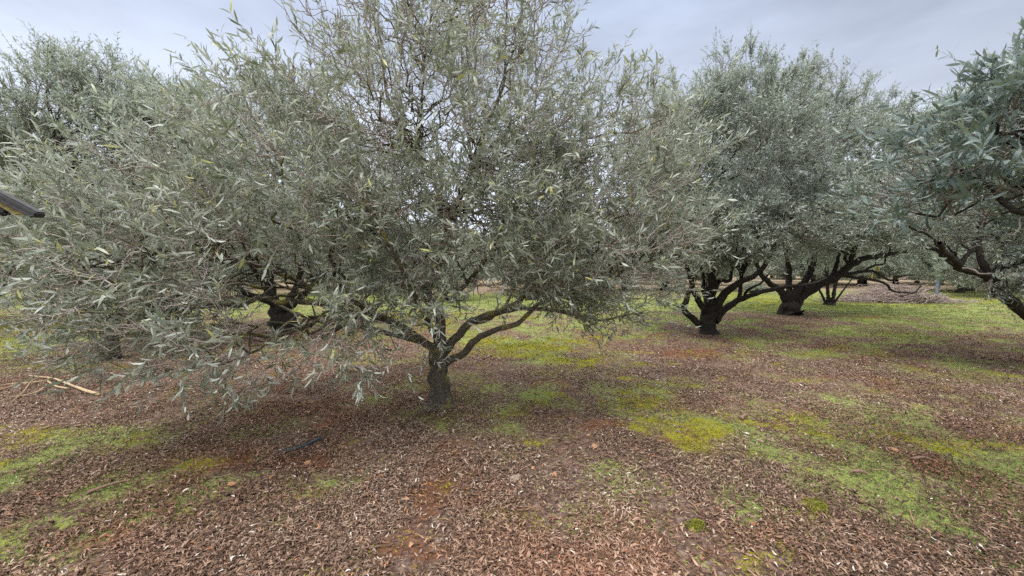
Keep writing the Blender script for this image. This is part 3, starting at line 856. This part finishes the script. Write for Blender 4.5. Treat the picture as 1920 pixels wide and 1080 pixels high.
# --- right edge tree, its limb leaning in
YN = 6.3; xn = 9.6
lim = [([(xn, YN, -.03), (xn - .05, YN, .35), (xn - .1, YN, .7)], .22, .17),
       ([(xn - .1, YN, .6)] + PL(5.9, (2010,640,.2), (1965,615,.1), (1922,586), (1896,565), (1880,548), (1864,528), (1850,515), (1822,509), (1797,504,-.1), (1793,490,-.2), (1778,478,-.3), (1760,455,-.4)), .10, .028),
       (PL(5.9, (1862,525), (1840,490), (1835,450,.1), (1850,400,.1), (1860,340,.1)), .055, .012),
       (PL(5.9, (1850,515), (1880,505,.2), (1925,506,.4), (1960,500,.6)), .045, .03),
       (PL(5.9, (1884,555), (1875,500,.5), (1870,440,.9), (1850,360,1.2), (1820,270,1.3)), .06, .012),
       (PL(5.9, (1797,504,-.1), (1812,480,0), (1826,460,.1), (1800,400,.2), (1790,320,.3)), .035, .010),
       ([(xn - .1, YN, .6), (xn + .1, YN + .3, 1.4), (xn + .2, YN + .5, 2.4), (xn + .1, YN + .3, 3.6)], .12, .02),
       ([(xn - .1, YN, .6), (xn + .7, YN - .5, 1.3), (xn + 1.3, YN - .9, 2.1)], .12, .02)]
ell = [((7.6, 6.4, 3.0), (1.5, 1.6, 1.15), 1.1), ((6.9, 6.0, 2.3), (.95, 1.0, .65), .9), ((8.9, 6.8, 3.4), (1.6, 1.6, 1.3), 1.0), ((7.4, 6.5, 3.9), (.7, .8, .5), 1.0),
       ((7.0, 5.7, 1.5), (.7, .5, .35), .8), ((6.2, 6.2, 2.6), (1.0, .9, .8), 1.1), ((7.5, 5.5, 1.75), (.8, .45, .55), 1.6), ((8.9, 6.2, 2.0), (1.2, 1.2, .6), .9)]
olive_tree('olive_tree', (xn, YN), lim, ell, 'olive tree at the right edge with a dark limb leaning into the picture', ROWG, 80, 900, 6500, per=8,
           leaf=(.070, .016), simple=True, twig_len=.3, mleaf=M_LEAF_B, start_z=1.0, droop=.15)

# --- very near branches from a tree out of frame to the right
lim = [([(4.5, 1.2, -.03), (4.5, 1.2, .4), (4.45, 1.25, .8)], .15, .12),
       ([(4.45, 1.25, .75), (4.0, 1.4, 1.25), (3.4, 1.6, 1.62), (2.9, 1.85, 1.78), tuple(W(1920, 402, 2.05)), tuple(W(1850, 345, 2.15)), tuple(W(1795, 318, 2.2)), tuple(W(1750, 330, 2.2))], .030, .004),
       ([(3.4, 1.6, 1.62), (3.0, 1.9, 2.0), tuple(W(1930, 240, 2.2)), tuple(W(1880, 180, 2.3))], .014, .004),
       ([(4.45, 1.25, .75), (4.4, 1.0, 1.8), (4.2, 1.1, 3.0)], .08, .02)]
ell = [((2.75, 2.1, 2.15), (.62, .45, .42), 1.6), ((2.3, 2.15, 1.98), (.30, .28, .26), 2.6), ((3.5, 1.9, 2.3), (.9, .7, .7), .9), ((4.2, 1.3, 2.9), (1.1, 1.0, .8), .4),
       ((2.62, 2.1, 1.78), (.36, .3, .16), .8)]
olive_tree('olive_tree', (4.5, 1.2), lim, ell, 'large-leaved olive branches reaching in from the right edge, closest to the viewer', ROWG, 60, 330, 1150, per=8,
           leaf=(.070, .0135), twig_len=.24, mleaf=M_LEAF_Q, mbark=M_BARK_D, mtwig=M_TWIG_D, start_z=1.2, droop=.02)

# --- trees farther back, all different in place and turn: one built, the rest copied
def far_proto(label, seed, hgt, rad, n3):
    ell = [((0, 0, hgt * .56), (rad, rad, hgt * .40), 1.0), ((0, 0, hgt * .30), (rad * 1.1, rad * 1.1, hgt * .16), .9), ((rad * .3, .2, hgt * .78), (rad * .55, rad * .55, hgt * .24), 1.0),
           ((-rad * .45, -.2, hgt * .7), (rad * .5, rad * .5, hgt * .2), 1.0), ((rad * .5, -.4, hgt * .45), (rad * .7, rad * .6, hgt * .2), 1.0)]
    return ell
PA = None
def far_tree(px, Y, label, sc=1.0, rz=0.0, src=[None, None], which=0, hz=1.0, wid=1.0):
    x = (px - 960) / F * Y
    if src[which] is None:
        if which == 0:
            ell = far_proto('', 3, 4.6, 2.5, 0)
            lim = auto_limbs(0, 0, 3.6, 7, 2.2, .17, 3, .7)
            n3, bare = 5200, 0
        else:
            ell = far_proto('', 4, 3.6, 2.0, 0)
            lim = auto_limbs(0, 0, 2.8, 8, 1.8, .11, 9, .25)
            n3, bare = 3600, 0
        o = olive_tree('olive_tree', (0, 0), lim, ell, label, 'far olive trees', 60, 600, n3, per=7, leaf=(.085, .026), simple=True,
                       twig_len=.36, mleaf=M_LEAF_F, start_z=.9, limb_sides=7)
        src[which] = o
    else:
        s = src[which]
        o = s.copy(); col.objects.link(o)
        for ch in list(s.children):
            c = ch.copy(); col.objects.link(c); c.parent = o
        o['label'] = label
    o.location = (x, Y, float(H(x, Y)) * min(1, 60 / max(Y, 60)) - .04)
    o.rotation_euler = (0, 0, rz); o.scale = (sc * wid, sc * wid, sc * hz)
    return o

far = [(836, 18.5, 'olive tree in the second row behind the nearest tree, slim trunk seen left of centre', .9, .4, 1, 1.1, .8),
       (884, 33, 'distant olive tree with a short dark trunk on red soil, just left of centre', 1.0, 1.3, 0, 1, 1),
       (1172, 26, 'distant olive tree seen under the right branches of the nearest tree', .95, 2.2, 0, 1, 1),
       (1010, 22, 'olive tree half hidden behind the middle of the nearest crown', 1.0, 4.0, 0, 1, 1),
       (1800, 24, 'distant olive tree right of the grey post', .95, 5.2, 0, 1, 1),
       (1868, 20, 'farther olive tree whose trunk stands behind the leaning limb at the right', .95, 3.3, 1, 1.05, 1),
       (1255, 36, 'distant olive tree left of the forked black trunk', 1.0, 2.8, 0, 1, 1),
       (1400, 42, 'far pale olive tree seen between the two dark trunks', 1.0, 1.8, 0, 1, 1),
       (1620, 34, 'far olive tree above the heap of cut branches', 1.1, .6, 0, 1, 1.1),
       (1720, 38, 'far olive tree behind the grey post', 1.0, 4.4, 0, 1, 1),
       (640, 24, 'olive tree seen low between the nearest tree and the dark trunk on its left', 1.0, 3.0, 0, 1, 1),
       (450, 20, 'olive tree behind the dark forked trunk on the left', 1.0, 5.5, 0, 1, 1),
       (330, 17, 'olive tree at the back on the left, behind the drooping branches', .95, 2.5, 0, 1, 1),
       (90, 20, 'olive tree in the back row at the far left', .95, 1.0, 0, 1, 1),
       (745, 40, 'far olive tree in the gap left of the middle trunk', 1.0, .2, 0, 1, 1)]
for (px, Yd, lb, s, rz, wh, hz, wd) in far:
    far_tree(px, Yd, lb, s, rz, which=wh, hz=hz, wid=wd)
YS = G(1556, 572)[1]; xs = G(1556, 572)[0]
zs = float(H(xs, YS)) - .03
lim = [([(xs, YS, zs), (xs, YS, zs + .12), (xs, YS, zs + .2)], .16, .13)]
for (dx, dy, top, r_) in ((-.9, .1, 1.7, .06), (-.45, -.2, 1.9, .06), (-.15, .2, 2.2, .07), (.2, -.1, 2.2, .07), (.55, .1, 2.0, .06), (1.1, 0, 1.5, .05), (.15, .4, 2.3, .06)):
    lim.append(([(xs + dx * .12, YS, zs + .05), (xs + dx * .35, YS + dy * .4, zs + .45), (xs + dx * .6, YS + dy * .7, zs + top * .55), (xs + dx, YS + dy, zs + top)], r_, .012))
olive_tree('olive_tree', (xs, YS), lim, [((xs, YS, 2.2), (1.3, 1.1, .75), 1.0), ((xs + .9, YS, 1.5), (.7, .6, .35), .6)],
           'small many-stemmed olive tree beneath the long limb of the large tree', ROWG, 30, 260, 1100, per=7, leaf=(.08, .022), simple=True,
           twig_len=.3, mleaf=M_LEAF_F, start_z=.9, limb_sides=7)
# the far rows that close the view
r2 = np.random.default_rng(11)
k = 0
for Yd, nn, low in ((29, 15, 0), (37, 17, 0), (47, 17, 1), (58, 17, 1), (74, 17, 1), (100, 17, 1)):
    for i in range(nn):
        px = -60 + (i + .5) * 2040 / nn + r2.uniform(-40, 40)
        if Yd == 29 and (1690 < px < 1830 or 1380 < px < 1450): px += 75
        w_ = int(low and i % 2)
        far_tree(px, Yd + r2.uniform(-3.5, 3.5), 'pale olive tree in the dim rows at the back of the orchard', (1.05 + r2.uniform(-.1, .25)) * (1.25 if w_ else 1), r2.uniform(0, 6.28),
                 which=w_, wid=1.3 if low else 1.05)

# ------------------------------------------------------------------ small things
def plain_mat(name, c, rough=.8, var=.35, sc=20, bump=.3, metal=0.0):
    m, n = newmat(name); b = NB(n)
    tc = b('ShaderNodeTexCoord')
    nz = b('ShaderNodeTexNoise', {'Vector': tc.outputs['Object'], 'Scale': sc, 'Detail': 6, 'Roughness': .65})
    lo = tuple(max(0, v * (1 - var)) for v in c); hi = tuple(min(1, v * (1 + var)) for v in c)
    cc = b.ramp(nz.outputs['Fac'], [(.3, lo), (.7, hi)])
    bp = b('ShaderNodeBump', {'Height': nz.outputs['Fac'], 'Strength': bump, 'Distance': .01})
    bs = b('ShaderNodeBsdfPrincipled', {'Base Color': cc, 'Roughness': rough, 'Normal': bp.outputs[0], 'Metallic': metal})
    b('ShaderNodeOutputMaterial', {0: bs.outputs[0]})
    return m
M_STONE = plain_mat('orange_limestone', (.36, .19, .10), .9, .35, 60)
M_PALE = plain_mat('pale_stone', (.24, .18, .13), .9, .3, 50)
M_BLACKPL = plain_mat('black_plastic', (.035, .045, .05), .45, .3, 30, .1)
M_CONC = plain_mat('weathered_post', (.20, .24, .30), .85, .3, 12)
M_WHITE = plain_mat('white_rock', (.68, .68, .66), .8, .1, 12)
M_YEL = plain_mat('yellow_trap', (.75, .58, .03), .6, .1, 30)
M_YELP = plain_mat('worn_yellow_paint', (.20, .15, .045), .7, .6, 25)
M_DKMET = plain_mat('dark_worn_metal', (.028, .025, .025), .7, .5, 40, .3)
M_HOLE = plain_mat('black_rubber', (.012, .011, .010), .8, .3, 20)
M_MOSSC = plain_mat('moss_cushion', (.15, .15, .015), .95, .6, 70, .9)

def stone(px, py, size, label, mat, name='stone', cat='stone', group='small stones on the orchard floor', flat=.6, seed=0):
    rr = np.random.default_rng(seed + 100)
    c = G(px, py)
    me = bpy.data.meshes.new(name)
    import bmesh
    bm = bmesh.new(); bmesh.ops.create_icosphere(bm, subdivisions=3, radius=1)
    ph = rr.random((6, 3)) * 6.28; fr = rr.uniform(1.2, 3.2, (6, 3))
    sx, sy = rr.uniform(.75, 1.2, 2)
    for v in bm.verts:
        p = np.array(v.co)
        k = 1 + .09 * sum(math.sin(fr[i] @ p + ph[i, 0]) for i in range(6)) 
        # chipped flat faces
        p = p * k
        for i in range(4):
            nrm = norm(np.array([math.cos(ph[i, 1]), math.sin(ph[i, 1]), .8 * math.cos(ph[i, 2])]))
            dd = p @ nrm
            if dd > .72: p = p - nrm * (dd - .72)
        v.co = p * np.array([sx, sy, flat]) * size
    for f in bm.faces: f.smooth = False
    bm.to_mesh(me); bm.free(); me.materials.append(mat)
    o = bpy.data.objects.new(name, me); col.objects.link(o)
    o.location = (c[0], c[1], float(H(c[0], c[1])) + size * flat * .15 + .006)
    o.rotation_euler = (rr.uniform(-.2, .2), rr.uniform(-.2, .2), rr.uniform(0, 6.28))
    return tag(o, label, cat, group)

stones = [(1061, 729, .034, 'orange stone standing alone right of the nearest trunk, beyond the bare red soil'),
          (817, 716, .0, ''),
          (864, 765, .026, 'orange stone just right of the foot of the nearest trunk'),
          (600, 845, .022, 'small orange stone below the right end of the black strip'),
          (577, 868, .026, 'elongated orange stone below the middle of the black strip'),
          (510, 842, .020, 'orange stone at the left end of the black strip'),
          (760, 935, .022, 'round bright orange stone in the litter left of the bottom centre'),
          (1000, 878, .018, 'small round orange pebble up right of the pale lump'),
          (1115, 840, .030, 'flat orange stone below the largest bare soil patch'),
          (1103, 818, .020, 'pale yellow pebble right below the bare soil patch'),
          (435, 910, .028, 'tan stone left of the black strip, lower down in the litter'),
          (612, 800, .022, 'orange stone beyond the right end of the black strip'),
          (575, 770, .024, 'pale orange stone beneath the drooping twigs left of the nearest trunk'),
          (727, 770, .020, 'small tan stone in the litter close left of the nearest trunk'),
          (770, 1018, .018, 'yellow-tan pebble low down left of the bottom centre'),
          (540, 1014, .026, 'grey-pink flat stone near the bottom, left of centre'),
          (1040, 890, .020, 'brown round pebble right of the pale lump'),
          (1675, 848, .030, 'brown stone lying in the mossy turf on the right')]
for i, (px, py, s, lb) in enumerate(stones):
    if s: stone(px, py, s, lb, M_STONE if 'grey' not in lb else M_PALE, seed=i)
stone(966, 896, .036, 'pale buff lump of earth standing out of the leaves below the middle', M_PALE, 'clod', 'clod of earth', None, .6, 77)
for (px, py, s, lb) in ((1305, 990, .052, 'small round dark-green moss cushion near the bottom right of centre'),
                        (1522, 957, .085, 'wide yellow moss cushion right of the small round one')):
    o = stone(px, py, s, lb, M_MOSSC, 'moss_cushion', 'moss cushion', 'moss cushions', .4 if s < .06 else .2, int(px))
    mg = Geo()
    c = G(px, py); n = 900 if s < .06 else 1800
    a = rng.random(n) * 6.28; rr = np.sqrt(rng.random(n)) * s * (1.15 + .3 * np.sin(a * 3 + px) + .2 * np.sin(a * 7))
    xx = rr * np.cos(a); yy = rr * np.sin(a)
    fl = .4 if s < .06 else .2
    zz = s * fl * np.sqrt(np.clip(1 - (rr / (s * 1.02)) ** 2, 0, 1)) * .92
    sub = Geo(); blades(xx, yy, rng.uniform(.006, .013, n), rng.uniform(.002, .004, n), .7, sub, rng.random(n))
    V = sub.V[0].copy(); V[:, 2] += np.repeat(zz - H(xx, yy), 5)
    sub.V = [V]
    sub.build('shoots', M_MOSS_D, o)

def tube_obj(name, pls, mat, base=(0, 0, 0), sides=8, parent=None, bump=.04):
    gq = Geo()
    for pts, r0, r1 in pls:
        C = catmull(pts, max(6, len(pts) * 5))
        R = np.linspace(r0, r1, len(C))
        V, Qd = tubes(C[None], R[None], sides, bump=bump)
        c0 = C[0]; c1 = C[-1]; nv = len(V)
        V = np.vstack([V, c0, c1])
        T0 = np.array([[nv, (j + 1) % sides, j] for j in range(sides)])
        T1 = np.array([[nv + 1, nv - sides + j, nv - sides + (j + 1) % sides] for j in range(sides)])
        gq.add(V - np.array(base), Qd, T0, T1)
    return gq.build(name, mat, parent, True)

def on(px, py, lift):
    c = G(px, py)
    return np.array([c[0], c[1], float(H(c[0], c[1])) + lift])

# cut branches lying on the left
b = on(100, 725, 0)
o = tube_obj('fallen_branch', [([on(187, 739, .02), on(160, 734, .03), on(135, 727, .045), on(117, 721, .05)], .020, .014),
                               ([on(118, 721, .05), on(100, 716, .05), on(80, 711, .04), on(55, 710, .04)], .013, .007),
                               ([on(128, 731, .03), on(105, 728, .035), on(90, 722, .05)], .011, .010)], M_CUT, b)
o.location = b; tag(o, 'pale thick cut branch lying on the ground at the left', 'branch', 'cut branches on the ground')
b = on(50, 730, 0)
o = tube_obj('fallen_branch', [([on(95, 716, .06), on(85, 722, .06), on(60, 725, .05), on(20, 726, .04), on(-20, 734, .03), on(-60, 745, .02)], .008, .005),
                               ([on(88, 728, .05), on(72, 740, .04), on(50, 745, .03), on(20, 748, .02)], .008, .004),
                               ([on(75, 713, .05), on(60, 724, .06), on(45, 740, .04), on(20, 758, .02)], .006, .003),
                               ([on(40, 726, .05), on(0, 738, .03), on(-30, 740, .02)], .006, .003)], M_CUT, b)
o.location = b; tag(o, 'thin crooked dry branch spreading to the left edge beyond the thick one', 'branch', 'cut branches on the ground')

# bark piece, brown dry leaf
def chip(px, py, L, wd, mat, name, label, cat, ang=0.3, seed=1):
    c = on(px, py, .02)
    rr = np.random.default_rng(seed)
    d = np.array([math.cos(ang), math.sin(ang), .12])
    pts = [c - d * L / 2, c - d * L * .15 + [0, 0, .01], c + d * L * .2 + [0, 0, .012], c + d * L / 2]
    base = c - [0, 0, .02]
    o = tube_obj(name, [(pts, wd, wd * .6)], mat, base, 7, bump=.18)
    o.location = base
    return tag(o, label, cat)
M_CHIP = plain_mat('brown_wood', (.20, .12, .08), .9, .4, 40)
chip(1395, 788, .11, .020, M_CHIP, 'bark_piece', 'short brown piece of wood lying on the moss patch', 'piece of wood', .5)
chip(1610, 897, .10, .014, M_CHIP, 'bark_piece', 'crumpled dark brown bark scrap on the turf at the right', 'piece of bark', -.6, 3)
chip(205, 917, .22, .012, M_CHIP, 'bark_piece', 'long dark strip of bark beside the hole at the lower left', 'piece of bark', .55, 4)
chip(100, 800, .22, .010, M_CHIP, 'twig_bundle', 'broken dark twig lying on the moss at the left', 'twig', .4, 5)
chip(1725, 868, .12, .014, M_CHIP, 'bark_piece', 'reddish brown wood scrap near the right edge of the moss', 'piece of wood', -.2, 6)

# flat black strip
p0 = on(522, 848, .018); p1 = on(560, 838, .02); p2 = on(602, 822, .03)
gq = Geo()
C = catmull([p0, p1, p2], 14); dd = norm(p2 - p0); sd_ = np.array([-dd[1], dd[0], 0])
up = np.array([0, 0, 1.0])
sec = [(-.021, 0), (-.010, .006), (.006, .006), (.018, .002), (.010, -.002), (-.012, -.002)]
tw = np.linspace(0, .5, 14)
V = np.array([[c + sd_ * (a * math.cos(t) - b_ * math.sin(t)) * (1 - .35 * (i / 13) ** 3) + up * (a * math.sin(t) + b_ * math.cos(t)) for a, b_ in sec] for i, (c, t) in enumerate(zip(C, tw))]).reshape(-1, 3)
ns = len(sec)
Qd = np.array([[k_ * ns + j, k_ * ns + (j + 1) % ns, (k_ + 1) * ns + (j + 1) % ns, (k_ + 1) * ns + j] for k_ in range(13) for j in range(ns)])
e0 = np.array([list(range(ns))[::-1]]); e1 = np.array([[13 * ns + j for j in range(ns)]])
gq.add(V - p1, Qd, e0, e1)
o = gq.build('plastic_strip', M_BLACKPL); o.location = p1
tag(o, 'flat black strip lying slanted in the leaf litter', 'strip')

# yellow traps in the third tree
for (px, py, lb, rot) in ((1635, 518, 'lower of two small yellow tags hanging from the long limb', .3), (1645, 504, 'upper of two small yellow tags hanging from the long limb', 1.1)):
    c = W(px, py, YT - .35)
    root = thing('yellow_tag', tuple(c), lb, 'tag', 'yellow tags in the large tree')
    import bmesh
    me = bpy.data.meshes.new('card'); bm = bmesh.new()
    bmesh.ops.create_cube(bm, size=1)
    for v in bm.verts: v.co = (v.co.x * .11, v.co.y * .006, v.co.z * .14)
    bmesh.ops.subdivide_edges(bm, edges=bm.edges[:], cuts=3, use_grid_fill=True)
    for v in bm.verts: v.co.y += .02 * math.sin(v.co.x * 20 + v.co.z * 14)
    bm.to_mesh(me); bm.free(); me.materials.append(M_YEL)
    ob = bpy.data.objects.new('card', me); col.objects.link(ob); ob.parent = root; ob.rotation_euler = (0, .4, rot)
    tube_obj('string', [([np.array([0, 0, .06]), np.array([.01, 0, .12]), np.array([0, .01, .2])], .002, .002)], M_CHIP, sides=4, parent=root)

# grey post
c = G(1757, 553)
import bmesh
def box(bm, sx, sy, sz, loc, bev=.01):
    r = bmesh.ops.create_cube(bm, size=1)
    for v in r['verts']: v.co = Vector((v.co.x * sx + loc[0], v.co.y * sy + loc[1], v.co.z * sz + loc[2]))
    es = list({e for v in r['verts'] for e in v.link_edges})
    bmesh.ops.bevel(bm, geom=es, offset=bev, segments=2, affect='EDGES')
root = thing('fence_post', (c[0], c[1], float(H(*c)) - .05), 'blue-grey post standing at the far edge of the grass', 'post')
me = bpy.data.meshes.new('shaft'); bm = bmesh.new(); box(bm, .14, .14, 1.05, (0, 0, .5)); bm.to_mesh(me); bm.free(); me.materials.append(M_CONC)
ob = bpy.data.objects.new('shaft', me); col.objects.link(ob); ob.parent = root; ob.rotation_euler = (.02, .03, .3)
me = bpy.data.meshes.new('cap'); bm = bmesh.new(); box(bm, .22, .18, .08, (0, 0, 1.07)); bm.to_mesh(me); bm.free(); me.materials.append(M_CONC)
ob = bpy.data.objects.new('cap', me); col.objects.link(ob); ob.parent = root; ob.rotation_euler = (.02, .03, .3)

stone(1751, 566, .32, 'whitish rock lying at the right end of the heap of cut branches', M_WHITE, 'rock', 'rock', None, .45, 55)

# heap of cut branches
c = G(1676, 566); bx, by = c[0], c[1]
gq = Geo()
n = 1300
ax = rng.normal(size=n) * .95; ay = rng.normal(size=n) * .55
az = np.abs(rng.normal(size=n)) * .30 * np.exp(-(ax / 1.3) ** 2) + .04
ang = rng.normal(size=n) * .45 + (rng.random(n) < .5) * math.pi
L = rng.uniform(.3, 1.2, n)
d = np.stack([np.cos(ang), np.sin(ang), rng.normal(size=n) * .12], 1)
t = np.linspace(-.5, .5, 5)[None, :, None]
P = np.stack([ax, ay, az], 1)[:, None] + d[:, None] * L[:, None, None] * t + rng.normal(size=(n, 5, 3)) * .03
P[..., 2] = np.maximum(P[..., 2], .01)
R = rng.uniform(.006, .016, (n, 1)) * np.linspace(1.2, .5, 5)[None]
V, Qd = tubes(P, R, 4); gq.add(V, Qd)
P = np.array([[.9, -.3, .35], [1.5, -.5, .22], [2.0, -.6, .10], [2.6, -.65, .04], [3.2, -.6, .03]])[None]
V, Qd = tubes(P, np.array([[.035, .03, .025, .02, .012]]), 6); gq.add(V, Qd)
o = gq.build('brush_pile', plain_mat('dry_brush', (.25, .19, .16), .9, .4, 5)); o.location = (bx, by, float(H(bx, by)))
tag(o, 'low heap of cut dry branches beyond the long limb at the right', 'brush pile')

# pale grey low bush in the far field
def bush(px, py, w_, h_, label, mat):
    c = G(px, py)
    root = thing('shrub', (c[0], c[1], float(H(*c)) - .02), label, 'shrub', 'low shrubs')
    n = 420
    a = rng.random(n) * 6.28; r = rng.random(n) ** .5
    tip = np.stack([np.cos(a) * r * w_, np.sin(a) * r * w_, h_ * (1 - .6 * r ** 2) * rng.uniform(.6, 1.1, n)], 1)
    st = tip * np.array([[.15, .15, 0]])
    t = np.linspace(0, 1, 5)[None, :, None]
    P = st[:, None] * (1 - t) + tip[:, None] * t + rng.normal(size=(n, 5, 3)) * .015
    P[:, :, 2] += .1 * np.sin(t[..., 0] * 3.1)
    gs = Geo(); V, Qd = tubes(P, np.ones((n, 1)) * np.linspace(.008, .003, 5)[None], 3); gs.add(V, Qd); gs.build('stems', M_TWIG_D, root)
    gl = Geo(); leaves_on(P, 8, .06, .02, gl, True, .3); gl.build('foliage', mat, root)
bush(1416, 549, .9, .7, 'pale grey-green bush in the field between the two dark trunks', M_LEAF_F)

# yellow and black bar at the left edge
p1 = W(74, 410, 1.75); p0 = W(-300, 215, 1.75)
L = float(np.linalg.norm(p1 - p0)); d = (p1 - p0) / L
root = thing('machine_arm', tuple((p0 + p1) / 2), 'dark-topped yellow machine arm sloping in at the left edge', 'machine arm')
q = Vector(tuple(d)).to_track_quat('X', 'Z'); root.rotation_mode = 'QUATERNION'; root.rotation_quaternion = q
def part(nm, mat, fn):
    me = bpy.data.meshes.new(nm); bm = bmesh.new(); fn(bm); bm.to_mesh(me); bm.free(); me.materials.append(mat)
    ob = bpy.data.objects.new(nm, me); col.objects.link(ob); ob.parent = root
    return ob
part('rail', M_DKMET, lambda bm: box(bm, L, .04, .028, (0, 0, .015), .006))
part('lip', M_DKMET, lambda bm: box(bm, L - .004, .010, .008, (0, -.026, .003), .002))
def yfn(bm):
    box(bm, L * .96, .030, .030, (-L * .015, -.002, -.0145), .004)
    for v in bm.verts:
        if v.co.x > L * .4 and v.co.z < -.02: v.co.x -= .05
part('side_plate', M_YELP, yfn)
part('rubber_foot', M_HOLE, lambda bm: box(bm, L * .20, .040, .026, (L * .27, -.006, -.046), .011))

print('objects', len(bpy.data.objects), 'tris', sum(len(m.polygons) for m in bpy.data.meshes))
